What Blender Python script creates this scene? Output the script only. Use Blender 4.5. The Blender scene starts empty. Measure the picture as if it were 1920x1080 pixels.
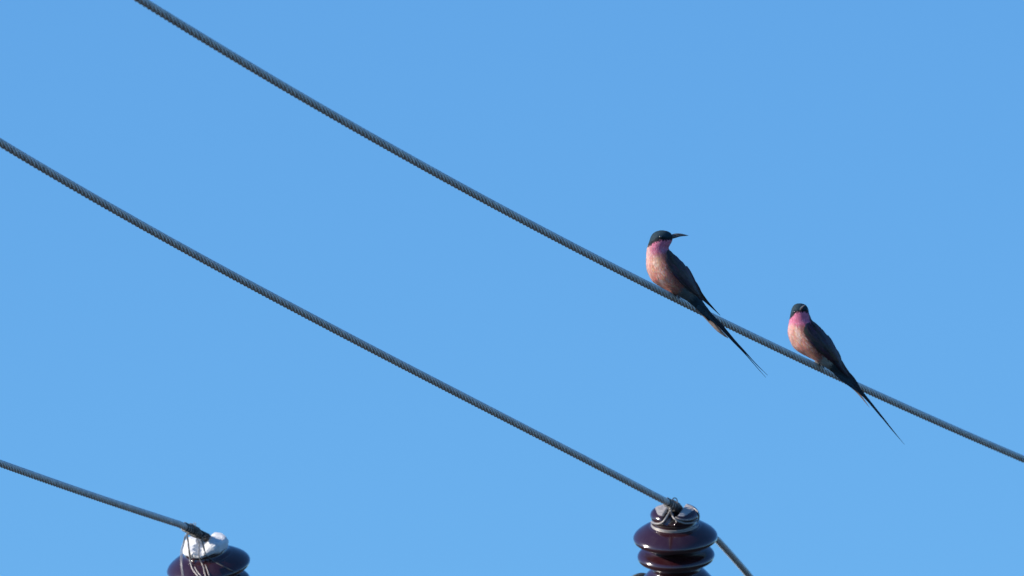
import bpy, math, random
import numpy as np
from mathutils import Vector, Matrix

rnd = random.Random(11)
S = bpy.context.scene
COL = S.collection

# ------------------------------------------------------------------ camera
PITCH = math.radians(9.0)
FPX = 32000.0                       # focal length in photo pixels (1920 wide): a long telephoto
cam_d = bpy.data.cameras.new('camera')
cam = bpy.data.objects.new('camera', cam_d)
COL.objects.link(cam)
cam.location = (0, 0, 1.7)
cam.rotation_euler = (math.pi / 2 + PITCH, 0, 0)
cam_d.sensor_width = 36.0
cam_d.lens = FPX / 1920 * 36.0
cam_d.clip_start = 1.0
cam_d.clip_end = 20000
cam_d.dof.use_dof = True
cam_d.dof.focus_distance = 33.4
cam_d.dof.aperture_fstop = 20.0
S.camera = cam

# ------------------------------------------------------------------ sky, sun, exposure
SUN = Vector((-.905, -.145, .40)).normalized()          # towards the sun: left, a little behind the camera
el, rot = math.asin(SUN.z), math.atan2(SUN.x, SUN.y)
world = bpy.data.worlds.new('World')
S.world = world
world.use_nodes = True
wn = world.node_tree
bg = wn.nodes['Background']
sky = wn.nodes.new('ShaderNodeTexSky')
sky.sky_type = 'NISHITA'
sky.sun_disc = False
sky.sun_elevation = el
sky.sun_rotation = rot
sky.altitude = 0
sky.air_density = .98
sky.dust_density = 0.0
sky.ozone_density = 10.0
tone = wn.nodes.new('ShaderNodeVectorMath')
tone.operation = 'MULTIPLY'
tone.inputs[1].default_value = (.92, 1.04, 1.0)
wn.links.new(sky.outputs[0], tone.inputs[0])
wn.links.new(tone.outputs[0], bg.inputs[0])
bg.inputs[1].default_value = .15

sun_d = bpy.data.lights.new('sun', 'SUN')
sun = bpy.data.objects.new('sun', sun_d)
COL.objects.link(sun)
sun_d.energy = 5.0
sun_d.angle = math.radians(.53)
sun_d.color = (1.0, .93, .83)
sun.rotation_euler = SUN.to_track_quat('Z', 'Y').to_euler()
sun.location = (0, 0, 30)

S.view_settings.view_transform = 'Standard'
S.view_settings.look = 'None'
S.view_settings.gamma = 1
S.view_settings.use_curve_mapping = False
S.view_settings.exposure = .16

# ------------------------------------------------------------------ helpers
CR = cam.rotation_euler.to_matrix()
CAMP = Vector(cam.location)


def at(px, py, d):
    """world point seen at a photo pixel, d metres along the view axis"""
    return CAMP + CR @ Vector(((px - 960) / FPX * d, -(py - 540) / FPX * d, -d))


def tag(o, label=None, cat=None, group=None, kind=None):
    if label: o['label'] = label
    if cat: o['category'] = cat
    if group: o['group'] = group
    if kind: o['kind'] = kind
    return o


def empty(name, mat=None):
    o = bpy.data.objects.new(name, None)
    o.empty_display_size = .05
    COL.objects.link(o)
    if mat is not None: o.matrix_world = mat
    return o


def mesh(name, V, F, mat, parent=None, smooth=True, cols=None, mats=None, fmat=None):
    me = bpy.data.meshes.new(name)
    me.from_pydata([tuple(v) for v in V], [], F)
    for m in (mats or [mat]): me.materials.append(m)
    if fmat is not None: me.polygons.foreach_set('material_index', fmat)
    if smooth: me.polygons.foreach_set('use_smooth', [True] * len(F))
    if cols is not None:
        a = me.color_attributes.new('tint', 'FLOAT_COLOR', 'POINT')
        a.data.foreach_set('color', np.array([(c[0], c[1], c[2], 1) for c in cols], dtype=np.float32).ravel())
    me.update()
    o = bpy.data.objects.new(name, me)
    COL.objects.link(o)
    if parent is not None: o.parent = parent
    return o


class MB:
    """collects pieces of one mesh"""
    def __init__(s): s.V, s.F, s.C = [], [], []

    def add(s, V, F, C=None):
        b = len(s.V)
        s.V += [tuple(v) for v in V]
        s.F += [tuple(b + i for i in f) for f in F]
        if C is not None: s.C += C

    def build(s, name, mat, parent=None, smooth=True):
        return mesh(name, s.V, s.F, mat, parent, smooth, s.C or None)


def cr_interp(pts, n):
    """Catmull-Rom through pts (any dimension), n samples, chord-length parameter"""
    P = np.array(pts, float)
    if len(P) == 2:
        t = np.linspace(0, 1, n)[:, None]
        return P[0] * (1 - t) + P[1] * t
    d = np.r_[0, np.cumsum(np.linalg.norm(np.diff(P, axis=0), axis=1))]
    d /= d[-1]
    m = np.zeros_like(P)
    for i in range(len(P)):
        a, b = max(i - 1, 0), min(i + 1, len(P) - 1)
        m[i] = (P[b] - P[a]) / (d[b] - d[a])
    out = []
    for t in np.linspace(0, 1, n):
        i = min(np.searchsorted(d, t, side='right') - 1, len(P) - 2)
        h = d[i + 1] - d[i]
        u = (t - d[i]) / h
        out.append((2*u**3 - 3*u**2 + 1) * P[i] + (u**3 - 2*u**2 + u) * h * m[i] + (-2*u**3 + 3*u**2) * P[i+1] + (u**3 - u**2) * h * m[i+1])
    return np.array(out)


def frames(P):
    """parallel-transport frames along an (n,3) path"""
    P = np.asarray(P, float)
    T = np.gradient(P, axis=0)
    T /= np.linalg.norm(T, axis=1)[:, None]
    N = np.zeros_like(P)
    a = np.array((0, 0, 1.)) if abs(T[0][2]) < .9 else np.array((1., 0, 0))
    n = a - T[0] * a.dot(T[0])
    N[0] = n / np.linalg.norm(n)
    for i in range(1, len(P)):
        n = N[i-1] - T[i] * N[i-1].dot(T[i])
        N[i] = n / np.linalg.norm(n)
    return T, N, np.cross(T, N)


def tube(P, R, k=10, cap=True):
    """V, F of a tube along P; R scalar or per-point"""
    P = np.asarray(P, float)
    T, N, B = frames(P)
    R = np.broadcast_to(R, (len(P),))
    th = np.arange(k) * 2 * math.pi / k
    V = (P[:, None, :] + R[:, None, None] * (np.cos(th)[None, :, None] * N[:, None, :] + np.sin(th)[None, :, None] * B[:, None, :])).reshape(-1, 3)
    F = []
    for i in range(len(P) - 1):
        for j in range(k):
            a, b = i*k + j, i*k + (j+1) % k
            F.append((a, b, b + k, a + k))
    if cap:
        F.append(tuple(range(k))[::-1])
        F.append(tuple((len(P)-1)*k + j for j in range(k)))
    return V.tolist(), F


def smst(x, a, b):
    t = min(1, max(0, (x - a) / (b - a)))
    return t*t*(3 - 2*t)


def mix(a, b, t): return tuple(x + (y - x) * t for x, y in zip(a, b))


# ------------------------------------------------------------------ materials
def new_mat(name):
    m = bpy.data.materials.new(name)
    m.use_nodes = True
    nt = m.node_tree
    return m, nt, nt.nodes['Principled BSDF'], nt.nodes.new, nt.links.new


def noise_mat(name, c1, c2, scale=40, rough=.5, metal=0, bump=0, bscale=None, spec=.5, detail=5, rough2=None):
    m, nt, p, N, L = new_mat(name)
    tc = N('ShaderNodeTexCoord')
    no = N('ShaderNodeTexNoise')
    no.inputs['Scale'].default_value = scale
    no.inputs['Detail'].default_value = detail
    L(tc.outputs['Object'], no.inputs['Vector'])
    rp = N('ShaderNodeValToRGB')
    rp.color_ramp.elements[0].position = .32
    rp.color_ramp.elements[1].position = .68
    rp.color_ramp.elements[0].color = (*c1, 1)
    rp.color_ramp.elements[1].color = (*c2, 1)
    L(no.outputs['Fac'], rp.inputs[0])
    L(rp.outputs[0], p.inputs['Base Color'])
    p.inputs['Roughness'].default_value = rough
    p.inputs['Metallic'].default_value = metal
    p.inputs['Specular IOR Level'].default_value = spec
    if rough2 is not None:
        mr = N('ShaderNodeMapRange')
        mr.inputs[3].default_value = rough
        mr.inputs[4].default_value = rough2
        L(no.outputs['Fac'], mr.inputs[0])
        L(mr.outputs[0], p.inputs['Roughness'])
    if bump:
        n2 = N('ShaderNodeTexNoise')
        n2.inputs['Scale'].default_value = bscale or scale * 3
        n2.inputs['Detail'].default_value = 4
        L(tc.outputs['Object'], n2.inputs['Vector'])
        b = N('ShaderNodeBump')
        b.inputs['Strength'].default_value = bump
        b.inputs['Distance'].default_value = .002
        L(n2.outputs['Fac'], b.inputs['Height'])
        L(b.outputs[0], p.inputs['Normal'])
    return m


def tint_mat(name, rough=.75, spec=.25, nscale=300, lo=.72, hi=1.2, sheen=0.0):
    """colour carried by the mesh (plumage markings, some shade painted in) broken up by fine noise"""
    m, nt, p, N, L = new_mat(name)
    at_ = N('ShaderNodeAttribute')
    at_.attribute_name = 'tint'
    tc = N('ShaderNodeTexCoord')
    no = N('ShaderNodeTexNoise')
    no.inputs['Scale'].default_value = nscale
    no.inputs['Detail'].default_value = 4
    L(tc.outputs['Object'], no.inputs['Vector'])
    mr = N('ShaderNodeMapRange')
    mr.inputs[1].default_value = .3
    mr.inputs[2].default_value = .7
    mr.inputs[3].default_value = lo
    mr.inputs[4].default_value = hi
    L(no.outputs['Fac'], mr.inputs[0])
    vm = N('ShaderNodeVectorMath')
    vm.operation = 'SCALE'
    L(at_.outputs['Color'], vm.inputs[0])
    L(mr.outputs[0], vm.inputs['Scale'])
    L(vm.outputs[0], p.inputs['Base Color'])
    p.inputs['Roughness'].default_value = rough
    p.inputs['Specular IOR Level'].default_value = spec
    p.inputs['Sheen Weight'].default_value = sheen
    return m


M_STEEL = noise_mat('weathered_strand', (.42, .42, .43), (.72, .71, .70), 70, .42, .05, .2, 400, .6)
M_TIE = noise_mat('tie_wire_metal', (.34, .31, .29), (.50, .46, .43), 120, .45, .35, 0, None, .5)
M_GLAZE = noise_mat('brown_glaze', (.028, .0068, .0105), (.046, .0105, .0145), 9, .15, 0, .03, 18, .6, rough2=.2)
pg = M_GLAZE.node_tree.nodes['Principled BSDF']
pg.inputs['Coat Weight'].default_value = .85
pg.inputs['Coat Roughness'].default_value = .04


def dusty(m, dust, lo, hi, amt):
    """thin uneven film of dust and streaks over a glaze"""
    nt = m.node_tree
    p = nt.nodes['Principled BSDF']
    src = p.inputs['Base Color'].links[0].from_socket
    tc = nt.nodes.new('ShaderNodeTexCoord')
    mp = nt.nodes.new('ShaderNodeMapping')
    mp.inputs['Scale'].default_value = (1, 1, .25)
    no = nt.nodes.new('ShaderNodeTexNoise')
    no.inputs['Scale'].default_value = .06
    no.inputs['Detail'].default_value = 8
    no.inputs['Roughness'].default_value = .7
    mr = nt.nodes.new('ShaderNodeMapRange')
    mr.inputs[1].default_value, mr.inputs[2].default_value = lo, hi
    mr.inputs[4].default_value = amt
    mx = nt.nodes.new('ShaderNodeMix')
    mx.data_type = 'RGBA'
    L = nt.links.new
    L(tc.outputs['Object'], mp.inputs[0])
    L(mp.outputs[0], no.inputs['Vector'])
    L(no.outputs['Fac'], mr.inputs[0])
    L(mr.outputs[0], mx.inputs[0])
    L(src, mx.inputs[6])
    mx.inputs[7].default_value = (*dust, 1)
    L(mx.outputs[2], p.inputs['Base Color'])


dusty(M_GLAZE, (.14, .11, .10), .5, .85, .22)
M_UNGL = noise_mat('unglazed_top', (.40, .36, .34), (.62, .57, .54), .12, .7, 0, .4, 150, .3)
M_WHITE = noise_mat('white_cap', (.70, .69, .69), (.86, .85, .84), .12, .6, 0, .5, .3, .3)
M_GALV = noise_mat('galvanised_iron', (.16, .165, .17), (.25, .255, .26), 50, .5, .6, .2, 200, .5)
M_WOOD = noise_mat('grey_pole_timber', (.10, .08, .06), (.19, .16, .13), 12, .85, 0, .6, 30, .2)
M_CABLE = noise_mat('black_jumper', (.02, .02, .022), (.045, .045, .048), 60, .5, 0, .2, 200, .4)
M_BODY = tint_mat('bird_skin_plumage', .8, .2, 350, .8, 1.15)
M_FEATH = tint_mat('bird_feathers', .7, .25, 140, .82, 1.15, .08)
M_FLIGHT = tint_mat('bird_flight_feathers', .55, .35, 260, .7, 1.3)
M_BILL = noise_mat('horn_bill', (.065, .068, .075), (.14, .145, .155), 250, .38, 0, .2, 500, .5)
M_EYE = noise_mat('eye_black', (.006, .004, .004), (.012, .007, .006), 100, .12, 0, 0, None, 1.0)
pe = M_EYE.node_tree.nodes['Principled BSDF']
pe.inputs['Coat Weight'].default_value = 1
pe.inputs['Coat Roughness'].default_value = .2
pe.inputs['Coat IOR'].default_value = 1.6
M_LEG = noise_mat('scaly_leg', (.16, .15, .15), (.27, .25, .245), 400, .6, 0, .3, 700, .3)
M_GROUND = noise_mat('river_woodland', (.030, .034, .034), (.058, .064, .064), .12, .95, 0, .5, 3, .1)

# ------------------------------------------------------------------ ground (a sheet to the horizon, below the frame)
g = mesh('ground', [(-9000, -9000, 0), (9000, -9000, 0), (9000, 9000, 0), (-9000, 9000, 0)], [(0, 1, 2, 3)], M_GROUND, smooth=False)
tag(g, kind='structure')


# ------------------------------------------------------------------ stranded conductors
WIRE_W = .0153


def wire_path(ctrl, deg, x0, x1, d0, d1, xa, xb, n):
    """plan-straight wire through photo points ctrl; depth is d0 at xa, d1 at xb (straight line in plan)"""
    c = np.array(ctrl, float)
    f = np.polyfit((c[:, 0] - 900) / 900, c[:, 1], deg)
    xs = np.linspace(x0, x1, n)
    ys = np.polyval(f, (xs - 900) / 900)
    out = []
    for x, y in zip(xs, ys):
        t = (x - xa) / (xb - xa)
        d = 1 / (1 / d0 * (1 - t) + 1 / d1 * t)
        out.append(at(x, y, d))
    return np.array([tuple(p) for p in out]), f


def resample(P, step):
    P = np.asarray(P, float)
    s = np.r_[0, np.cumsum(np.linalg.norm(np.diff(P, axis=0), axis=1))]
    n = max(8, int(s[-1] / step))
    u = np.linspace(0, s[-1], n)
    return np.stack([np.interp(u, s, P[:, k]) for k in range(3)], 1), u


def conductor(name, P, width, label, cat='cable', group=None, lay=11.3, hand=1, nstr=6, step=.006, mat=None, k=8, phase=0.0):
    """a seven-wire strand: six round wires laid helically round a straight core"""
    P, u = resample(P, step)
    T, N, B = frames(P)
    r = width / 6.0 * 1.16
    Rc = width / 2 - r
    o = empty(name, Matrix.Translation(Vector(P[len(P)//2])))
    tag(o, label, cat, group)
    P0 = P - P[len(P)//2]
    w = hand * 2 * math.pi / (lay * width)
    for i in range(nstr):
        a = phase + w * u + 2 * math.pi * i / nstr
        path = P0 + Rc * (np.cos(a)[:, None] * N + np.sin(a)[:, None] * B)
        V, F = tube(path, r, k)
        mesh('strand', V, F, mat or M_STEEL, o)
    V, F = tube(P0[::6], r, 6)
    mesh('core_strand', V, F, mat or M_STEEL, o)
    return o


HAND = 1
GW = 'stranded overhead conductors'
top_ctrl = [(285.5, 13.2), (645.5, 227.8), (1115.5, 484.4), (1413.3, 631.7), (1875.5, 842.5)]
PT, FT = wire_path(top_ctrl, 3, 0, 2250, 29.8, 37.0, 258, 1920, 500)
conductor('power_cable', PT, WIRE_W, 'long grey twisted cable with both birds perched on it', group=GW, hand=HAND)


def top_wire(px):
    y = float(np.polyval(FT, (px - 900) / 900))
    t = (px - 258) / (1920 - 258)
    return y, 1 / (1 / 29.8 * (1 - t) + 1 / 37.0 * t)


D_R, D_L = 36.5, 36.6               # the two insulators
mid_ctrl = [(35.5, 288.7), (595.5, 601.4), (1135.5, 881.5), (1234, 933)]
PM, FM = wire_path(mid_ctrl, 3, -120, 1242, 31.0, D_R, 0, 1266, 360)
tailm = [(1254, 943.5, D_R - .05), (1266, 950.5, D_R), (1278, 958, D_R + .05), (1292, 968, D_R + .16), (1312, 983, D_R + .36), (1342, 1010, D_R + .70),
         (1374, 1044.5, D_R + 1.06), (1402, 1077, D_R + 1.38), (1450, 1137, D_R + 1.95), (1620, 1345, D_R + 4.2), (1900, 1690, D_R + 8.5)]
full = np.r_[PM[-6:], np.array([tuple(at(*q)) for q in tailm])]
PM = np.r_[PM[:-6], cr_interp(full, 900)]
conductor('power_cable', PM, .0155, 'grey twisted cable tied over the dark topped right insulator', group=GW, hand=HAND)

left_ctrl = [(0, 868.8), (35.5, 881.6), (114.6, 910.2), (229, 947.6), (320.8, 978), (335, 983.5)]
PL, FL = wire_path(left_ctrl, 2, -120, 340, 34.4, D_L, 0, 385, 120)
taill = [(345, 987.5), (356, 992.5), (367, 998), (380, 1004.5), (392, 1010)]
taill = [at(x, y, 1 / (1/34.4 * (1 - x/385) + 1/D_L * x/385)) for x, y in taill]
taill += [at(404, 1018, D_L + .12), at(418, 1030, D_L + .22), at(432, 1050, D_L + .40), at(446, 1080, D_L + .8), at(462, 1120, D_L + 1.3), at(540, 1290, D_L + 3.6), at(720, 1640, D_L + 8.5)]
full = np.r_[PL[-6:-1], np.array([tuple(q) for q in taill])]
PL = np.r_[PL[:-6], cr_interp(full, 900)]
conductor('power_cable', PL, WIRE_W, 'grey twisted cable bound to the white capped insulator at lower left', group=GW, hand=HAND)


# ------------------------------------------------------------------ insulators
def lathe(prof, n=96, fn=None):
    V, F = [], []
    for (r, h) in prof:
        for j in range(n):
            a = 2 * math.pi * j / n
            p = (r * math.cos(a), r * math.sin(a), h)
            V.append(fn(p) if fn else p)
    for i in range(len(prof) - 1):
        for j in range(n):
            a, b = i*n + j, i*n + (j+1) % n
            F.append((a, a + n, b + n, b))
    F.append(tuple(range(n)))
    F.append(tuple((len(prof)-1)*n + j for j in range(n))[::-1])
    return V, F


def smooth_prof(prof, n): return [tuple(q) for q in cr_interp(prof, n)]


def axis_frame(px, py, d, tilt, roll):
    """matrix whose z is an insulator axis leaning to the camera by tilt (deg) and rolled in the picture; unit = photo pixel at d"""
    t, r = math.radians(tilt), math.radians(roll)
    z = Vector((math.sin(r) * math.cos(t), math.cos(r) * math.cos(t), math.sin(t)))
    y = Vector((0, 0, -1))
    y = (y - z * y.dot(z)).normalized()
    x = y.cross(z)
    R = CR @ Matrix((x, y, z)).transposed()
    m = R.to_4x4() @ Matrix.Scale(d / FPX, 4)
    m.translation = at(px, py, d)
    return m


HEAD = [(0.01, 53), (20, 53.3), (35, 53), (40.5, 51), (44.5, 47), (46, 42), (44.5, 37), (42, 33.5), (40.8, 30), (41.5, 26.5), (44.5, 23), (49, 20.5)]
SHED1 = [(49, 20.5), (56, 17.5), (64, 13), (72, 7.5), (77, 2.5), (79.2, -2), (78.4, -6.2), (75, -9.3), (69, -11.8), (61, -15), (55, -19), (52, -23)]
SHED2 = [(52, -23), (55, -26), (61, -28.8), (67, -32), (71, -36), (72.6, -40), (71.6, -44.5), (68, -47.8), (61, -51), (54, -55), (49, -60), (46.5, -65.5)]
SHED3 = [(46.5, -65.5), (49, -69), (55, -75), (62, -83), (68, -91), (71, -97), (71.5, -101), (69, -105), (62, -108), (54, -112), (48, -117), (46, -123)]


def groove(p, ang=0.0, w=11.5, depth=17):
    """saddle across the head in which the conductor lies"""
    x, y, h = p
    d = abs(x * math.cos(ang) + y * math.sin(ang))
    k = 1 - smst(d, w * .75, w * 1.35)
    lim = 53.5 - depth
    if h > lim: h = h + (lim + (h - lim) * .12 - h) * k
    return (x, y, h)


def insulator(px, py, d, tilt, roll, label):
    m = axis_frame(px, py, d, tilt, roll)
    o = empty('insulator', m)
    tag(o, label, 'insulator', 'brown porcelain post insulators')
    return o


# --- right one
R_INS = insulator(1266.3, 1004.5, D_R, 20, -2.2, 'glossy dark brown insulator with saddle topped head and bare ceramic ears')
GA = -.27
hp = smooth_prof([(4, 53), (10, 53.1), (16, 53.2), (22, 53.3)], 10) + smooth_prof([(24, 53.3), (33, 53.1), (36.5, 52.6)] + HEAD[3:], 60)
V, F = lathe(hp, 160, lambda p: groove(p, GA))
fm = []
for f in F:
    c = sum((Vector(V[i]) for i in f), Vector()) / len(f)
    rr = math.hypot(c.x, c.y)
    dd = abs(c.x * math.cos(GA) + c.y * math.sin(GA))
    fm.append(1 if (c.z > 50 and rr < 36.5 + 2.0 * math.sin(5 * math.atan2(c.y, c.x) + 1) and dd > 11.5 + 1.5 * math.sin(c.y * .3)) else 0)
mesh('head', V, F, None, R_INS, mats=[M_GLAZE, M_UNGL], fmat=fm)
for sp in (SHED1, SHED2, SHED3):
    V, F = lathe(smooth_prof(sp, 48), 128)
    mesh('shed', V, F, M_GLAZE, R_INS)
PIN = [(46, -123), (46, -132), (20, -134), (18, -136), (18, -210), (30, -212), (30, -224), (12, -226), (12, -300)]
V, F = lathe(PIN, 32)
mesh('pin', V, F, M_GALV, R_INS, smooth=False)

# --- left one, its head under a chipped white cap
L_INS = insulator(390.5, 1058.5, D_L, 20, -10.0, 'glossy dark brown insulator with chipped white head')
V, F = lathe([(.01, 32), (38, 32), (41, 31.5)] + smooth_prof(HEAD[8:], 30), 96)
mesh('head', V, F, M_GLAZE, L_INS)
for sp in (SHED1, SHED2, SHED3):
    V, F = lathe(smooth_prof(sp, 48), 128)
    mesh('shed', V, F, M_GLAZE, L_INS)
V, F = lathe(PIN, 32)
mesh('pin', V, F, M_GALV, L_INS, smooth=False)


def white_cap(parent):
    r2 = random.Random(4)
    n = 21
    prof = [(38, 30.5), (41.5, 31.5), (43.5, 35), (44, 40), (43, 45), (40, 49), (35, 51), (26, 52), (16, 52), (8, 51.5), (.5, 51.5)]
    wob = lambda a, f, ph: math.sin(f * a + ph) + .6 * math.sin((2 * f + 1) * a + 2.3 * ph)
    jit = [1 + .028 * wob(2 * math.pi * j / n, 3, 1.1) for j in range(n)]
    low = [2.0 * wob(2 * math.pi * j / n, 4, .4) for j in range(n)]
    V, F = [], []
    for i, (r, h) in enumerate(prof):
        for j in range(n):
            a = 2 * math.pi * j / n
            q = jit[j] * (1 + r2.uniform(-.012, .012))
            hh = h + (low[j] if i < 3 else r2.uniform(-.7, .7))
            x, y = r * q * math.cos(a), r * q * math.sin(a)
            d = x * math.cos(.25) - y * math.sin(.25)
            if i >= 4:
                k = 1 - smst(abs(d), 7, 12)
                hh = min(hh, 41.0 + (hh - 41) * (1 - k))
            if i >= 3: hh -= 6 * smst(-(x * .7 + y * .7), 4, 26)
            V.append((x, y, hh))
    for i in range(len(prof) - 1):
        for j in range(n):
            a, b = i*n + j, i*n + (j+1) % n
            F.append((a, b, b + n, a + n))
    F.append(tuple((len(prof)-1)*n + j for j in range(n)))
    o = mesh('white_cap', V, F, M_WHITE, parent, smooth=False)
    return o


white_cap(L_INS)


# ------------------------------------------------------------------ tie wires
def px_path(pts, n=40):
    P = cr_interp(pts, n)
    return P


def wire_piece(parent, pts, r, mat=M_TIE, n=48, k=8):
    P = cr_interp(pts, n)
    V, F = tube(P, r, k)
    return mesh('wire_strand', V, F, mat, parent)


def ring(r, h, a0, a1, n=24, dr=0, dh=0):
    out = []
    for i in range(n):
        t = i / (n - 1)
        a = math.radians(a0 + (a1 - a0) * t)
        out.append(((r + dr*t) * math.cos(a), (r + dr*t) * math.sin(a), h + dh*t))
    return out


def screen_pt(m, px, py, depth_off):
    """photo pixel at a depth (pixel units off the insulator axis, minus = nearer) as local coordinates of m"""
    d0 = (m.inverted() @ CAMP)
    dd = (CR.transposed() @ (m.translation - CAMP)).z * -1
    sc = dd / FPX
    return tuple(m.inverted() @ at(px, py, dd + depth_off * sc))


PROF = HEAD + SHED1[1:] + SHED2[1:] + SHED3[1:]
PH = [-q[1] for q in PROF]
PRR = [q[0] for q in PROF]


def lay_on(m, px, py, off, fallback, prof_r=None):
    """local point just proud of the insulator where the picture ray meets it"""
    a = m.inverted() @ at(px, py, (CR.transposed() @ (m.translation - CAMP)).z * -1)
    fwd = (m.inverted().to_3x3() @ (CR @ Vector((0, 0, -1)))).normalized()
    for k in range(-130, 60):
        q = a + fwd * k
        r = float(np.interp(-q.z, PH, prof_r or PRR)) if q.z < 53 else -9
        if math.hypot(q.x, q.y) < r + off: return tuple(q)
    return tuple(a + fwd * fallback)


# angles in an insulator's own plane: x right, y away, so -90 is towards the camera
t = empty('tie_wire', R_INS.matrix_world.copy())
tag(t, 'pale binding wire wound round the neck of the dark right insulator', 'tie wire', 'binding wires')
mR = R_INS.matrix_world
sp_ = lambda x, y, dz: screen_pt(mR, x, y, dz)
on = lambda *q: [lay_on(mR, x, y, 1.6, -20) for x, y in q]
wire_piece(t, ring(43.5, 22.8, -205, 20, 30), 1.7)
wire_piece(t, ring(44.0, 26.0, -180, -30, 24), 1.3)
wire_piece(t, [sp_(1257, 953, -52)] + on((1254, 961), (1249, 969), (1243.5, 977), (1237, 981), (1229, 981.5), (1223.5, 979.5)) + [(-44, 8, 27)], 1.75)
wire_piece(t, [sp_(1257, 957, -56)] + on((1260, 966), (1264, 972), (1272, 977), (1284, 980.5), (1298, 980), (1307, 977)) + [(44, 6, 27)], 1.5)
wire_piece(t, on((1266, 969), (1274, 972.5), (1286, 974.5), (1298, 973), (1306, 969)), 1.2)
wire_piece(t, on((1301, 953), (1307, 958), (1310, 964), (1310, 972), (1307, 979)), 1.4)
# turns round the conductor in front of the head, and a loose loop above it


def wrap_turns(parent, P, i0, i1, turns, rad, r, m, mat=None):
    Q = P[i0:i1]
    T, N, B = frames(Q)
    u = np.linspace(0, 1, 90)
    idx = u * (len(Q) - 1)
    C = np.stack([np.interp(idx, np.arange(len(Q)), Q[:, k]) for k in range(3)], 1)
    NN = np.stack([np.interp(idx, np.arange(len(Q)), N[:, k]) for k in range(3)], 1)
    BB = np.stack([np.interp(idx, np.arange(len(Q)), B[:, k]) for k in range(3)], 1)
    a = u * turns * 2 * math.pi
    W = C + rad * (np.cos(a)[:, None] * NN + np.sin(a)[:, None] * BB)
    inv = m.inverted()
    L = np.array([tuple(inv @ Vector(w)) for w in W])
    V, F = tube(L, r / m.to_scale().x, 7)
    mesh('wire_strand', V, F, mat or M_TIE_DULL, parent)


M_TIE_DULL = noise_mat('dull_tie_wire', (.12, .115, .11), (.22, .21, .20), 120, .45, .5, 0, None, .5)


def nearest_i(P, px):
    best, bi = 1e9, 0
    for i, p in enumerate(P):
        c = CR.transposed() @ (Vector(p) - CAMP)
        x = 960 + c.x / -c.z * FPX
        if abs(x - px) < best: best, bi = abs(x - px), i
    return bi


wrap_turns(t, PM, nearest_i(PM, 1250), nearest_i(PM, 1276), 5.5, .0086, .0016, mR)
wrap_turns(t, PM, nearest_i(PM, 1258), nearest_i(PM, 1270), 3.5, .0105, .0015, mR)
o = wire_piece(t, [sp_(1260, 944, -58), sp_(1260.5, 937.5, -52), sp_(1263.5, 934, -46), sp_(1267.5, 934.5, -42), sp_(1270, 939, -40), sp_(1270, 946, -44)], 1.0, M_TIE_DULL)

t = empty('tie_wire', L_INS.matrix_world.copy())
tag(t, 'loose grey binding wires hanging over the white capped left insulator', 'tie wire', 'binding wires')
mL = L_INS.matrix_world


def hang(pts, r, mat=M_TIE):
    """pts: region-6 style photo pixels with depth in pixels"""
    pr = [max(a, 45) if -h > 30 else a for a, h in zip(PRR, PH)]
    wire_piece(t, [lay_on(mL, x, y, 1.8, min(z, -45), pr) if y > 1024 and x > 346 else screen_pt(mL, x, y, min(z, -58)) for x, y, z in pts], r * .8, mat, 60)


hang([(347, 1004, -72), (343.5, 1018, -66), (339.3, 1032, -70), (338.8, 1044, -80), (339.3, 1058, -90), (341.7, 1080, -96), (342, 1100, -96)], 1.0)
hang([(348, 1006, -70), (344.5, 1022, -66), (341.7, 1034, -72), (341.5, 1046, -82), (341, 1058, -92), (344, 1080, -98), (345, 1100, -98)], 1.0)
hang([(349, 1001, -76), (351, 1012, -74), (353, 1022, -76), (355, 1034, -78), (356.5, 1044, -84), (360, 1062, -92), (367, 1073, -95), (374, 1082, -96), (380, 1100, -95)], 1.35)
hang([(351, 1000, -72), (353, 1012, -72), (355.5, 1026, -76), (358, 1042, -82), (359, 1052, -88)], 1.1, M_TIE_DULL)
hang([(369.5, 1006, -60), (371, 1014, -60), (373.5, 1020, -61), (374, 1034, -64), (374.5, 1044, -74), (379, 1055, -82), (382.5, 1063, -88), (384.5, 1072, -92), (388, 1082, -95), (392, 1100, -95)], 1.2)
hang([(377.5, 1007, -50), (375.5, 1013, -58), (373.5, 1019, -61)], 1.1)
hang([(376.5, 1003, -50), (380, 1020, -56), (383.5, 1030, -62), (386, 1036, -64), (384, 1040, -68), (389, 1041, -72), (398, 1049, -78), (410, 1056, -82), (424, 1063, -82), (440, 1071, -78), (449, 1077, -70), (455, 1090, -60)], 1.2, M_TIE_DULL)
hang([(377, 1005, -48), (382, 1022, -56), (386, 1034, -63)], 1.0)
hang([(366, 1062, -94), (372, 1072, -96), (380, 1081, -97), (388, 1100, -97)], 1.1)
hang([(386, 1058, -88), (390, 1068, -92), (394, 1080, -95), (398, 1100, -95)], 1.0)
wrap_turns(t, PL, nearest_i(PL, 346), nearest_i(PL, 374), 7, .0088, .0016, mL)
wrap_turns(t, PL, nearest_i(PL, 356), nearest_i(PL, 371), 4, .0108, .0015, mL)
wrap_turns(t, PL, nearest_i(PL, 373), nearest_i(PL, 390), 6, .0082, .0017, mL, M_CABLE)
hang([(364.5, 990, -60), (363.5, 984, -58), (364, 979.5, -58)], .8)
hang([(367, 991, -58), (366.5, 985, -56), (367, 980, -56)], .8)
hang([(351, 986, -60), (357, 981.5, -58), (363, 983, -56)], .8)

# ------------------------------------------------------------------ dark cable hump at the bottom edge, and the timber below the frame
hump = [(1150, 1180, .25), (1168, 1120, .22), (1182, 1092, .2), (1197, 1081.5, .19), (1213, 1083, .19), (1226, 1096, .2), (1238, 1120, .22), (1250, 1160, .25)]
P = cr_interp(np.array([tuple(at(x, y, D_R + z)) for x, y, z in hump]), 90)
conductor('jumper_cable', P, .0165, 'black cable loop peeking over the bottom edge beside the right insulator', 'cable', lay=10, mat=M_CABLE)

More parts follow.
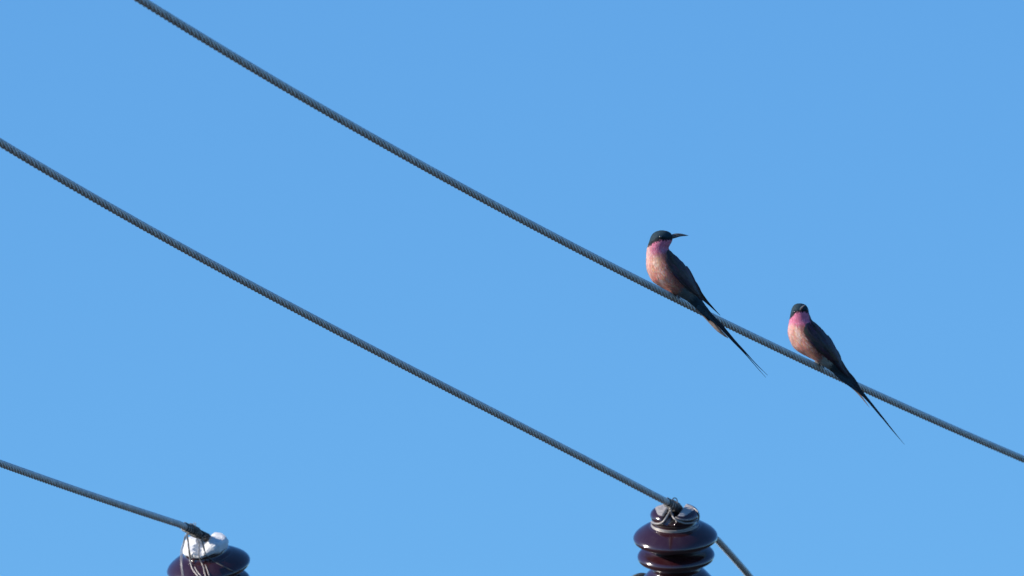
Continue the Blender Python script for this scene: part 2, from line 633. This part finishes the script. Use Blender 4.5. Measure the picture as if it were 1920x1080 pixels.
pR = R_INS.matrix_world @ Vector((0, 0, -255))
pL = L_INS.matrix_world @ Vector((0, 0, -255))
pole = empty('utility_pole', Matrix.Translation(Vector(((pR.x + pL.x) / 2, (pR.y + pL.y) / 2 + .35, 0))))
tag(pole, 'weathered timber pole and crossarm carrying the two brown insulators, below the frame', 'pole')
pm = Vector(pole.location)


def box_between(a, b, w, h, mat, name, parent):
    a, b = Vector(a), Vector(b)
    d = (b - a).normalized()
    s = d.cross(Vector((0, 0, 1))).normalized()
    u = s.cross(d)
    V = []
    for q in (a, b):
        for sx, sy in ((-1, -1), (1, -1), (1, 1), (-1, 1)):
            V.append(q + s * (sx * w / 2) + u * (sy * h / 2) - pm)
    F = [(0, 1, 2, 3)[::-1], (4, 5, 6, 7), (0, 1, 5, 4), (1, 2, 6, 5), (2, 3, 7, 6), (3, 0, 4, 7)]
    return mesh(name, V, F, mat, parent, smooth=False)


dv = (pR - pL).normalized()
box_between(pL - dv * .35, pR + dv * .35, .10, .11, M_WOOD, 'crossarm', pole)
zt = (pR.z + pL.z) / 2
V, F = tube([(0, 0, -.3), (0, 0, zt * .5), (0, 0, zt + .02)], [.15, .13, .11], 20)
mesh('pole', V, F, M_WOOD, pole)


# ------------------------------------------------------------------ birds
class Bird:
    def __init__(b, label, ox, oy, d, rings, depth_k, ycf, group, eyes):
        b.eyes = eyes
        b.ox, b.oy, b.m = ox, oy, d / FPX
        M = CR @ Matrix(((1, 0, 0), (0, 0, 1), (0, -1, 0))).transposed().to_3x3()
        # local axes: x right, y away from the camera, z up the picture
        X, Y, Z = CR @ Vector((1, 0, 0)), CR @ Vector((0, 0, -1)), CR @ Vector((0, 1, 0))
        mw = Matrix((X, Y, Z)).transposed().to_4x4()
        mw.translation = at(ox, oy, d)
        b.root = empty('bird', mw)
        tag(b.root, label, 'bird', group)
        b.rings = cr_interp([(l[0], l[1], r[0], r[1]) for l, r in rings], 90)
        b.dk, b.ycf = depth_k, ycf
        L, R = b.rings[:, :2], b.rings[:, 2:]
        b.C = (L + R) / 2
        dv = R - L
        b.r = np.linalg.norm(dv, axis=1) / 2
        b.A = dv / (2 * b.r[:, None])
        b.yc = np.array([ycf(c[0]) for c in b.C])
        b.ry = b.r * np.interp(np.linspace(0, 1, 90), *depth_k)

    def loc(b, px, py, y): return ((px - b.ox) * b.m, y * b.m, -(py - b.oy) * b.m)

    def surf(b, s, th):
        """point on the trunk: s 0..1 along, th angle (0 = picture right, 90 = towards the camera)"""
        f = s * 89
        i = min(int(f), 88)
        u = f - i
        lp = lambda a: a[i] * (1 - u) + a[i+1] * u
        C, A, r, yc, ry = lp(b.C), lp(b.A), lp(b.r), lp(b.yc), lp(b.ry)
        x = C[0] + A[0] * r * math.cos(th)
        z = C[1] + A[1] * r * math.cos(th)
        return x, z, yc - ry * math.sin(th)

    def front(b, px, py):
        """(centre depth, front depth) of the trunk under a picture point"""
        Tn = np.stack([-b.A[:, 1], b.A[:, 0]], 1)
        dp = np.array((px, py)) - b.C
        al = np.abs((dp * Tn).sum(1)) + .25 * np.maximum(0, np.abs((dp * b.A).sum(1)) - b.r)
        w = np.exp(-(al - al.min()) ** 2 / 6)
        w /= w.sum()
        tt = np.clip(np.abs((dp * b.A).sum(1)) / b.r, 0, 1)
        h = (w * b.ry * np.sqrt(np.maximum(0, 1 - tt * tt))).sum()
        yc = (w * b.yc).sum()
        return yc, yc - h

    def body(b, colour):
        n, k = 90, 40
        V, C = [], []
        for i in range(n):
            for j in range(k):
                x, z, y = b.surf(i / 89, 2 * math.pi * j / k)
                V.append(b.loc(x, z, y))
                C.append(colour(x, z, math.sin(2 * math.pi * j / k)))
        F = []
        for i in range(n - 1):
            for j in range(k):
                a, c = i*k + j, i*k + (j+1) % k
                F.append((a, c, c + k, a + k))
        F.append(tuple(range(k))[::-1])
        F.append(tuple((n-1)*k + j for j in range(k)))
        return mesh('body', V, F, M_BODY, b.root, cols=C)

    def plumage(b, colour, n, seed, smax=.97):
        r = random.Random(seed)
        mb = MB()
        nrm = []
        sv = lambda q: Vector(b.loc(*q))
        for _ in range(n):
            s = r.uniform(.015, smax)
            th = r.uniform(0, 2 * math.pi)
            x, z, y = b.surf(s, th)
            hd = smst(s, .12, .30)
            ln = (3.0 + 5.5 * hd) * r.uniform(.75, 1.35)
            wd = (.55 + .55 * hd) * r.uniform(.7, 1.3) * b.m
            lift = (.10 + .12 * hd) * r.uniform(.2, 1.0) * b.m
            if .2 < s < .75 and r.random() < .05: lift, ln = lift * r.uniform(2, 4.5), ln * 1.2
            if any((x - ex) ** 2 + (z - ez) ** 2 < 20 for ex, ez in b.eyes): continue
            q1 = b.surf(min(1, s + .01), th)
            step = math.dist((x, z, y), q1) / .01
            if step < 1: continue
            skew = r.gauss(0, .22) * ln / max(6, b.r[int(s * 89)])
            pts = []
            for fr in (0, .3, .6, 1):
                s2, t2 = min(1, s + ln * fr / step), th + skew * fr
                p0 = sv(b.surf(s2, t2))
                i2 = int(s2 * 89)
                e1 = sv(b.surf(min(1, s2 + .02), t2)) - sv(b.surf(max(0, s2 - .02), t2))
                e2 = sv(b.surf(s2, t2 + .08)) - sv(b.surf(s2, t2 - .08))
                n0 = e1.cross(e2).normalized()
                if n0.dot(p0 - Vector(b.loc(b.C[i2][0], b.C[i2][1], b.yc[i2]))) < 0: n0 = -n0
                pts.append((p0, n0))
            tt = (pts[3][0] - pts[0][0]).normalized()
            nn = pts[0][1]
            ww = nn.cross(tt).normalized()
            k = colour(x, z, math.sin(th))
            (p0, n0), (p1, n1), (p2, n2), (p3, n3) = pts
            v = [p0 - n0 * .1 * b.m, p2 - ww * wd + n2 * lift * .8, p2 + n2 * lift, p2 + ww * wd + n2 * lift * .8, p3 + n3 * lift, p1 - ww * wd * .8 + n1 * lift * .3, p1 + ww * wd * .8 + n1 * lift * .3]
            f = [(0, 5, 2), (0, 2, 6), (5, 1, 2), (6, 2, 3), (1, 4, 2), (2, 4, 3)]
            q = r.gauss(1, .06)
            warm = r.gauss(0, .04)
            kk = (max(.004, k[0] * q * (1 + warm)), max(.004, k[1] * q), max(.004, k[2] * q * (1 - warm)))
            if max(k) > .25 and r.random() < .05: kk = mix(kk, (.74, .58, .54), .4)
            dark = tuple(c * .93 for c in kk)
            nrm += [tuple((n_ + tt * .10 * q_ + ww * w_ * .18).normalized()) for n_, q_, w_ in ((n0, 0, 0), (n2, 1, -1), (n2, 1, 0), (n2, 1, 1), (n3, 1, 0), (n1, 0, -1), (n1, 0, 1))]
            mb.add(v, f, [dark, kk, kk, kk, mix(kk, (.6, .5, .48), .12 if max(k) > .2 else 0), dark, dark])
        o = mb.build('plumage', M_FEATH, b.root)
        o.data.normals_split_custom_set_from_vertices(nrm)
        o['kind'] = 'stuff'
        return o

    def feather(b, mb, pts, widths, lift, col, mirror=False, camber=.35, steps=10, tcol=None, free=None, cant=0.0):
        """vane laid over the trunk along picture points; both webs slope from the shaft"""
        P = cr_interp(pts, steps)
        W = np.interp(np.linspace(0, 1, steps), np.linspace(0, 1, len(widths)), widths)
        T = np.gradient(P, axis=0)
        T /= np.linalg.norm(T, axis=1)[:, None]
        V, C, F = [], [], []
        for i in range(steps):
            nrm = np.array((-T[i][1], T[i][0]))
            for sgn, dz in ((-1, 0), (0, camber), (1, 0)):
                q = P[i] + nrm * W[i] / 2 * sgn
                if free is not None:
                    y = free(P[i][0]) - dz - lift + cant * sgn * W[i] / 2
                else:
                    yc, yf = b.front(*q)
                    y = yf - lift - dz
                    if mirror: y = 2 * yc - y
                V.append(b.loc(q[0], q[1], y))
                C.append(mix(col, tcol or col, i / (steps - 1)) if sgn else tuple(c * 1.25 for c in col))
        for i in range(steps - 1):
            for j in (0, 1):
                a = i*3 + j
                F.append((a, a+1, a+4, a+3))
        mb.add(V, F, C)

    def wing(b, E, U, base_col, seed, mirror, fringe, tips):
        r = random.Random(seed)
        E, U = cr_interp(E, 60), cr_interp(U, 60)

        def W(u, v):
            i = min(1, max(0, u)) * 59
            j = min(int(i), 58)
            f = i - j
            e = E[j] * (1-f) + E[j+1] * f
            q = U[j] * (1-f) + U[j+1] * f
            return tuple(e * (1-v) + q * v)
        mb = MB()
        jit = lambda c, s=.22: tuple(max(.003, x * r.gauss(1, s)) for x in c)
        # flight feathers, lowest (outer primaries) first, each higher one laid over the one below
        n = 11
        for k in range(n):
            v0 = .05 + .9 * k / (n - 1)
            ut = 1.0 - .055 * k if k < 6 else .70 - .035 * (k - 6)
            vt = .5 * (1 - k / n) + v0 * (k / n)
            c = jit(mix(base_col, fringe, .10 if k % 3 else .22))
            b.feather(mb, [W(.30, v0), W(.52, v0 * .9 + .05), W(.52 + (ut-.52)*.55, (v0 + vt) / 2), W(ut, vt)], [4, 6.5, 5.5, 4.0, .6], 1.0 + .16 * k, c, mirror, tcol=mix(c, fringe, .15))
        for k, (pts, w) in enumerate(tips):
            b.feather(mb, pts, w, 1.3 + .3 * k, jit(base_col, .15), mirror, .4, 14)
        # greater, median and lesser coverts, scapulars
        for row, (u0, ln, wd, cnt) in enumerate(((.46, .20, 5.0, 10), (.36, .17, 5.0, 10), (.27, .15, 4.6, 9), (.18, .14, 4.2, 8), (.09, .13, 4.0, 7), (.015, .12, 3.6, 5))):
            for k in range(cnt):
                v0 = (k + .45 + r.uniform(-.2, .2)) / cnt * .94
                u = u0 + r.uniform(-.02, .02) + .05 * (v0 - .5)
                c = jit(mix(base_col, fringe, r.uniform(0, .25)), .25)
                tc_ = mix(c, fringe, .75 if r.random() < .4 else .15)
                b.feather(mb, [W(u, v0), W(u + ln * .5, v0 * .98), W(u + ln, v0 * .94 + .02)], [2.2, wd * 1.15, wd, .9], 2.6 + .3 * row, c, mirror, .5, 7, tcol=tc_)
        return mb.build('wing', M_FLIGHT, b.root)

    def free_tube(b, pts, name, mat, k=10, cols=None):
        """pts: (px, py, y, radius in pixels)"""
        P = cr_interp(pts, 24)
        Q = np.array([b.loc(p[0], p[1], p[2]) for p in P])
        V, F = tube(Q, np.maximum(.12, P[:, 3]) * b.m, k)
        return mesh(name, V, F, mat, b.root, cols=cols)

    def bill(b, base, tip, bend, w, h):
        """two curved mandibles meeting on the gape line; base/tip/bend = (px, py, y)"""
        P = cr_interp([base, bend, tip], 22)
        Q = np.array([b.loc(*p) for p in P])
        T = np.gradient(Q, axis=0)
        T /= np.linalg.norm(T, axis=1)[:, None]
        up = np.array((0, 0, 1.0))
        for name, s in (('upper_bill', 1), ('lower_bill', -1)):
            V, F = [], []
            for i in range(len(Q)):
                f = i / (len(Q) - 1)
                n = up - T[i] * up.dot(T[i])
                n /= np.linalg.norm(n)
                sd = np.cross(T[i], n)
                k = float(np.interp(f, [0, .35, .6, .8, .93, 1], [.95, 1, .66, .38, .17, .03]))
                ww, hh = max(.15, w * k) * b.m, max(.12, h * k) * b.m * (1 if s > 0 else .9)
                off = n * s * .03 * b.m
                for a in range(9):
                    th = math.pi * a / 8
                    V.append(Q[i] + off + sd * ww * math.cos(th) + n * s * hh * math.sin(th) ** .8)
            for i in range(len(Q) - 1):
                for a in range(8):
                    c = i*9 + a
                    F.append((c, c+1, c+10, c+9) if s < 0 else (c, c+9, c+10, c+1))
                F.append((i*9, i*9+9, i*9+17, i*9+8) if s < 0 else (i*9, i*9+8, i*9+17, i*9+9))
            F.append(tuple(range(9)))
            mesh(name, V, F, M_BILL, b.root)

    def eye(b, px, py, r, y=None):
        yc, yf = b.front(px, py)
        y = (yf + r * .05) if y is None else y
        V, F = [], []
        n, k = 10, 16
        for i in range(n + 1):
            ph = math.pi * i / n
            for j in range(k):
                th = 2 * math.pi * j / k
                d = Vector((math.sin(ph) * math.cos(th), math.sin(ph) * math.sin(th), math.cos(ph))) * r * b.m
                V.append(Vector(b.loc(px, py, y)) + d)
        for i in range(n):
            for j in range(k):
                a, c = i*k + j, i*k + (j+1) % k
                F.append((a, a + k, c + k, c))
        return mesh('eye', V, F, M_EYE, b.root)

    def leg(b, px, wire_r):
        """short shank and toes closing round the cable at picture column px"""
        wy, wd = top_wire(px)
        W0 = b.root.matrix_world.inverted() @ at(px, wy, wd)
        W1 = b.root.matrix_world.inverted() @ at(px + 4, top_wire(px + 4)[0], top_wire(px + 4)[1])
        t = (W1 - W0).normalized()
        up = (Vector((0, 0, 1)) - t * t.z).normalized()
        sd = t.cross(up)
        mb = MB()
        R = wire_r + .0012
        c0 = W0 + up * (wire_r + .004)
        P = [c0 + up * .003, c0 + up * .001, c0 - up * .002]
        V, F = tube([tuple(p) for p in P], [.0022, .0020, .0022], 8)
        mb.add(V, F)
        for off, a1, sg in ((-.005, 80, 1), (0, 95, 1), (.005, 84, 1), (0, 100, -1)):
            pts = []
            for i in range(12):
                a = math.radians(a1 * i / 11) * sg
                q = W0 + t * off * min(1, i / 3) + (up * math.cos(a) + sd * math.sin(a)) * (R + .0006 * math.sin(i * 2.1))
                pts.append(tuple(q))
            V, F = tube(pts, [.0012 - .0006 * (i / 11) for i in range(12)], 7)
            mb.add(V, F)
        return mb.build('leg', M_LEG, b.root)


def poly_y(pts, x):
    xs, ys = [p[0] for p in pts], [p[1] for p in pts]
    return float(np.interp(x, xs, ys))


def poly_x(pts, y):
    return float(np.interp(y, [p[1] for p in pts], [p[0] for p in pts]))


CAPC, MASK = (.018, .045, .064), (.008, .011, .015)
PINK, ROSE, OCHRE, PALE, FLANK_SHADE = (.70, .175, .29), (.72, .25, .20), (.74, .41, .21), (.84, .66, .59), (.27, .075, .075)
VENT, UTAIL, WINGC = (.13, .21, .26), (.025, .07, .11), (.026, .0165, .0195)
FRINGE = (.125, .080, .088)
hsh = lambda x, y: (math.sin(x * .71 + 1.3 * math.sin(y * .37)) + math.sin(y * .53 + 2.1 * math.sin(x * .29))) / 2

# ---- bird with its head turned in profile
x1 = 1258
y1, d1 = top_wire(x1)
rings1 = [((1237.5, 431.8), (1243.5, 431.8)), ((1230, 434), (1252, 433.8)), ((1224, 438), (1258, 437.6)), ((1220, 444), (1260, 443)), ((1218, 450), (1260.8, 449)),
          ((1216, 456), (1259, 454.5)), ((1214, 462), (1255.8, 460)), ((1212.6, 468), (1253.5, 466.5)), ((1211.8, 478), (1261, 474.5)), ((1211.3, 490), (1272.5, 485)),
          ((1212, 503), (1283.5, 496)), ((1216, 515), (1291.5, 508)), ((1224, 528), (1297, 520)), ((1238, 538), (1303, 532)), ((1253, 546.3), (1308, 543)),
          ((1270, 554), (1313, 552)), ((1288, 564), (1316, 562)), ((1305, 578), (1321.5, 571)), ((1322, 594), (1331, 584)), ((1330, 602), (1338, 593))]
B1 = Bird('pink breasted bird with its slim curved bill turned right in profile', x1, y1, d1, rings1, ([0, .1, .25, .5, .8, 1], [1, .92, .9, .95, .8, .35]), lambda x: .30 * (x - x1) - 6, 'birds perched on the top cable', [(1238.2, 444.3)])
CAP1 = [(1205, 466), (1214, 461.5), (1219, 459.5), (1222, 457.5), (1226, 455.5), (1231, 452), (1240, 450), (1250, 450.5), (1258, 449.5), (1272, 449)]
WE1 = [(1254, 468), (1250, 482), (1249, 494), (1262, 512), (1280, 531), (1300, 550), (1322, 568), (1340, 590)]


def col1(x, z, f):
    cl = poly_y(CAP1, x)
    if z < cl + .8 * hsh(x * 3, z * 3):
        return mix(CAPC, MASK, smst(z, cl - 9, cl - 4) * (1 - .5 * smst(x, 1222, 1214)))
    n = hsh(x, z)
    n2 = hsh(x * 2.1 + 5, z * 1.7)
    c = mix(ROSE, OCHRE, smst(n, -.1, .7) * .75)
    c = mix(c, PALE, smst(n2, .15, .8) * .6)
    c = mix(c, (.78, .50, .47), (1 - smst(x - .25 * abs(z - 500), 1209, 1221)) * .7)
    c = mix(c, (.72, .42, .22), math.exp(-((x - 1232 + .1 * (z - 485)) / 8) ** 2 - ((z - 484) / 13) ** 2) * .75)
    c = mix(c, PALE, math.exp(-((x - 1229 - .15 * (z - 490)) / 4.5) ** 2 - ((z - 492) / 15) ** 2) * (.45 + .4 * n2))
    c = mix(c, (.62, .16, .15), math.exp(-((x - 1227) / 8) ** 2 - ((z - 522) / 13) ** 2) * .6)
    c = mix(c, PALE, math.exp(-((x - 1237 - .55 * (z - 525)) / 3.2) ** 2 - ((z - 526) / 9) ** 2) * .8)
    c = mix(c, (.62, .20, .12), math.exp(-((x - 1247) / 8) ** 2 - ((z - 539) / 8) ** 2) * .7)
    c = mix(c, FLANK_SHADE, smst(x - (z - 500) * .62, 1237, 1253) * .8)  # red-brown flank, darkened to paint in shade on the side away from the sun
    pk = (1 - smst(z + .25 * (x - 1235), 466, 479)) * smst(x, 1214, 1225)
    c = mix(c, mix(PINK, (.66, .40, .46), smst(n2, .1, .8) * .55), pk * .95)
    c = mix(c, VENT, smst(x + .9 * (z - 545), 1263, 1276))
    c = mix(c, UTAIL, smst(x + .9 * (z - 560), 1286, 1298))
    wx = poly_x(WE1, z)
    if z > 466: c = mix(c, WINGC, smst(x - wx, -1, 3))
    return c


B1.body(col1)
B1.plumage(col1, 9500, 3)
U1 = [(1252, 466.5), (1267, 478), (1281.5, 491), (1292.3, 506), (1305.5, 528.5), (1315.5, 546), (1326, 563.5), (1338, 577), (1350, 591)]
TIPS1 = [([(1288, 528), (1308, 549), (1325, 564.5), (1339, 579.5), (1350.5, 591.5)], [6, 7, 4.5, 2.6, .8]),
         ([(1294, 520), (1313, 548), (1325, 563.5), (1334, 573.5), (1343, 583)], [6, 7, 4.5, 2.4, .8])]
E1 = [(1252, 470), (1249, 485), (1250, 497), (1263, 513.5), (1281, 533), (1300, 551), (1316, 561), (1330, 571.5), (1350, 591)]
B1.wing(E1, U1, WINGC, 5, False, FRINGE, TIPS1)
B1.wing(E1, U1, WINGC, 6, True, FRINGE, TIPS1)
tail_y = lambda x: .30 * (x - x1) - 10
for pts, w, c, lf in (
        ([(1306, 575), (1330, 597), (1350, 620), (1365.5, 634)], [5, 8, 8.5, 8, 5.5, 1.5], (.50, .385, .34), -7),
        ([(1304, 576), (1327, 598), (1346, 619), (1361, 632)], [4, 6, 6.5, 5, 1], (.44, .335, .295), -8),
        ([(1310, 571), (1333, 593), (1355, 614), (1369, 632)], [7, 8, 5.5, 4.5, 1.5], (.022, .045, .06), 1.2),
        ([(1311, 570), (1335, 593), (1354, 610), (1365, 623)], [6, 7, 6, 4, 1.2], (.018, .034, .05), 2.0),
        ([(1307, 574), (1326, 591), (1337, 602), (1345, 610)], [8, 10, 8, 4, 1.2], (.020, .05, .07), 2.6)):
    mb = MB()
    B1.feather(mb, pts, w, lf, c, steps=14, free=tail_y, camber=.5, cant=.9 if c[0] > .3 else 0)
    mb.build('tail_feather', M_FLIGHT, B1.root)
for pts, w in (([(1328, 587), (1356, 615), (1378, 640), (1400, 663), (1420, 684.5), (1440, 704)], [6, 6, 5.4, 4.4, 3.2, 1.7, 1.2, .5]),
               ([(1328, 586), (1354, 616), (1376, 640.5), (1398, 664), (1418, 687), (1436.5, 708)], [6, 5.5, 4.8, 3.6, 2.2, 1.5, 1.1, .5])):
    mb = MB()
    B1.feather(mb, pts, w, 1.6, (.014, .02, .032), steps=30, free=tail_y, camber=.5)
    mb.build('tail_streamer', M_FLIGHT, B1.root)
yh = .30 * (1240 - x1) - 6
B1.bill((1254, 445.6, yh - 1), (1291, 441.8, yh - 2), (1273, 441.0, yh - 2), 3.4, 4.5)
B1.eye(1238.4, 444.3, 3.0)
B1.eye(1238.2, 444.3, 2.7, 2 * B1.front(1238.2, 444.3)[0] - B1.front(1238.2, 444.3)[1] - 1)
B1.leg(1259, WIRE_W / 2)
B1.leg(1265.5, WIRE_W / 2)

# ---- bird looking towards the camera
x2 = 1530
y2, d2 = top_wire(x2)
rings2 = [((1495, 568.8), (1502, 568.8)), ((1489, 571.5), (1509, 571)), ((1485.5, 576), (1513.5, 575.5)), ((1483.3, 582), (1515.8, 581.5)), ((1482, 588), (1516.6, 587)),
          ((1480.8, 595), (1519, 593)), ((1479.5, 602), (1522, 600)), ((1478, 610), (1530, 606.5)), ((1476.8, 623), (1540, 616)), ((1478.5, 632), (1549, 626.5)),
          ((1482, 641), (1558, 639)), ((1489, 653), (1566, 651)), ((1500, 661.5), (1572, 664)), ((1513, 668.5), (1576, 675)), ((1526, 675), (1579, 683)),
          ((1539, 683), (1583, 691)), ((1553, 692), (1588, 698)), ((1568, 703), (1594, 706)), ((1582, 713), (1601, 713)), ((1592, 721), (1607, 720))]
B2 = Bird('pink throated bird facing the camera with its bill foreshortened', x2, y2, d2, rings2, ([0, .1, .25, .5, .8, 1], [1, .95, .9, .95, .8, .35]), lambda x: .32 * (x - x2) - 6, 'birds perched on the top cable', [(1488.8, 584.2)])
CAP2 = [(1476, 602), (1481, 597), (1484, 594), (1488, 590), (1492, 586.5), (1496, 584.8), (1502, 584.4), (1509, 584.6), (1514, 585), (1518, 592), (1521, 601)]
WE2 = [(1521, 601), (1512, 609), (1505, 616), (1507, 629), (1517, 642), (1530, 656), (1550, 672), (1566, 687), (1590, 708)]


def col2(x, z, f):
    cl = poly_y(CAP2, x)
    if z < cl + .6 * hsh(x * 3, z * 3):
        return mix(CAPC, MASK, smst(z, cl - 7, cl - 3) * .9)
    if x > 1513.5 and z < 603:
        return mix(PINK, (.05, .04, .06), smst(x, 1514, 1519))
    n = hsh(x * 1.1, z)
    n2 = hsh(x * 2.3 + 5, z * 1.6)
    c = mix(ROSE, OCHRE, smst(n, -.2, .6) * .7)
    c = mix(c, PALE, smst(n2, 0, .8) * .65)
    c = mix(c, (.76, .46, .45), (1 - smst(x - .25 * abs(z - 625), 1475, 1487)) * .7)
    c = mix(c, PALE, math.exp(-((x - 1493 - .12 * (z - 620)) / 4.5) ** 2 - ((z - 622) / 16) ** 2) * (.6 + .35 * n2))
    c = mix(c, (.66, .19, .17), math.exp(-((x - 1500) / 9) ** 2 - ((z - 652) / 10) ** 2) * .45)
    c = mix(c, (.60, .24, .16), math.exp(-((x - 1496) / 14) ** 2 - ((z - 607) / 5) ** 2) * .5)
    c = mix(c, FLANK_SHADE, smst(x - (z - 640) * .55, 1507, 1522) * .7)  # same flank brown with the away side's shade in its colour
    c = mix(c, mix(PINK, (.86, .36, .52), smst(n2, .1, .8) * .5), (1 - smst(z - .12 * (x - 1490), 602, 611)))
    c = mix(c, (.46, .56, .58), smst(x + .9 * (z - 676), 1528, 1536))
    c = mix(c, UTAIL, smst(x + .9 * (z - 686), 1546, 1556))
    wx = poly_x(WE2, z)
    if z > 603: c = mix(c, WINGC, smst(x - wx, -1, 3))
    return c


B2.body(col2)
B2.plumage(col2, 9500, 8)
U2 = [(1521, 600.5), (1529, 606), (1539, 614), (1551.5, 627.5), (1565.5, 647), (1575, 665), (1584, 685), (1593, 700), (1602, 713)]
TIPS2 = [([(1560, 672), (1578, 692), (1592, 705), (1604, 716)], [6, 8, 6, .8]),
         ([(1566, 662), (1582, 688), (1594, 703), (1605, 717)], [6, 8, 5, .8])]
E2 = [(1515, 606), (1507, 614), (1508, 628), (1518, 641), (1532, 656), (1552, 672), (1568, 687), (1583, 700), (1602, 713)]
B2.wing(E2, U2, WINGC, 15, False, FRINGE, TIPS2)
B2.wing(E2, U2, WINGC, 16, True, FRINGE, TIPS2)
tail_y2 = lambda x: .32 * (x - x2) - 11
for pts, w, c, lf in (
        ([(1568, 700), (1590, 718), (1606, 733), (1618.5, 748), (1630.5, 764)], [5, 8, 6, 4, 2.4, .6], (.30, .23, .205), -7),
        ([(1566, 698), (1590, 716), (1608, 732), (1619, 744)], [8, 12, 11, 6, 1.4], (.02, .045, .065), 1.2),
        ([(1570, 694), (1594, 712), (1610, 728), (1624, 745)], [10, 15, 12, 7, 2.5, .8], (.017, .034, .05), 2.0),
        ([(1574, 692), (1596, 709), (1608, 723), (1616, 735)], [10, 14, 10, 6, 1.2], (.018, .03, .045), 2.6)):
    mb = MB()
    B2.feather(mb, pts, w, lf, c, steps=14, free=tail_y2, camber=.5, cant=.9 if c[0] > .2 else 0)
    mb.build('tail_feather', M_FLIGHT, B2.root)
for pts, w in (([(1596, 713), (1614, 734), (1632, 755), (1655, 783), (1676, 809), (1697, 834)], [7, 7, 5, 4, 3.3, 2.4, 1.4, .4]),
               ([(1594, 714), (1612, 734.5), (1630.5, 755), (1652, 781), (1664, 795), (1672, 805)], [6, 5, 4, 3, 2.4, 1.8, 1, .4])):
    mb = MB()
    B2.feather(mb, pts, w, 1.6, (.014, .02, .032), steps=30, free=tail_y2, camber=.5)
    mb.build('tail_streamer', M_FLIGHT, B2.root)
yh = .32 * (1500 - x2) - 6
B2.bill((1500.5, 581.5, yh - 12), (1508.5, 571.5, yh - 45), (1503.5, 576.0, yh - 29), 2.4, 2.6)
B2.eye(1488.8, 584.2, 2.4)
B2.eye(1512.6, 581.3, 1.9)
B2.leg(1529.5, WIRE_W / 2)
B2.leg(1536, WIRE_W / 2)
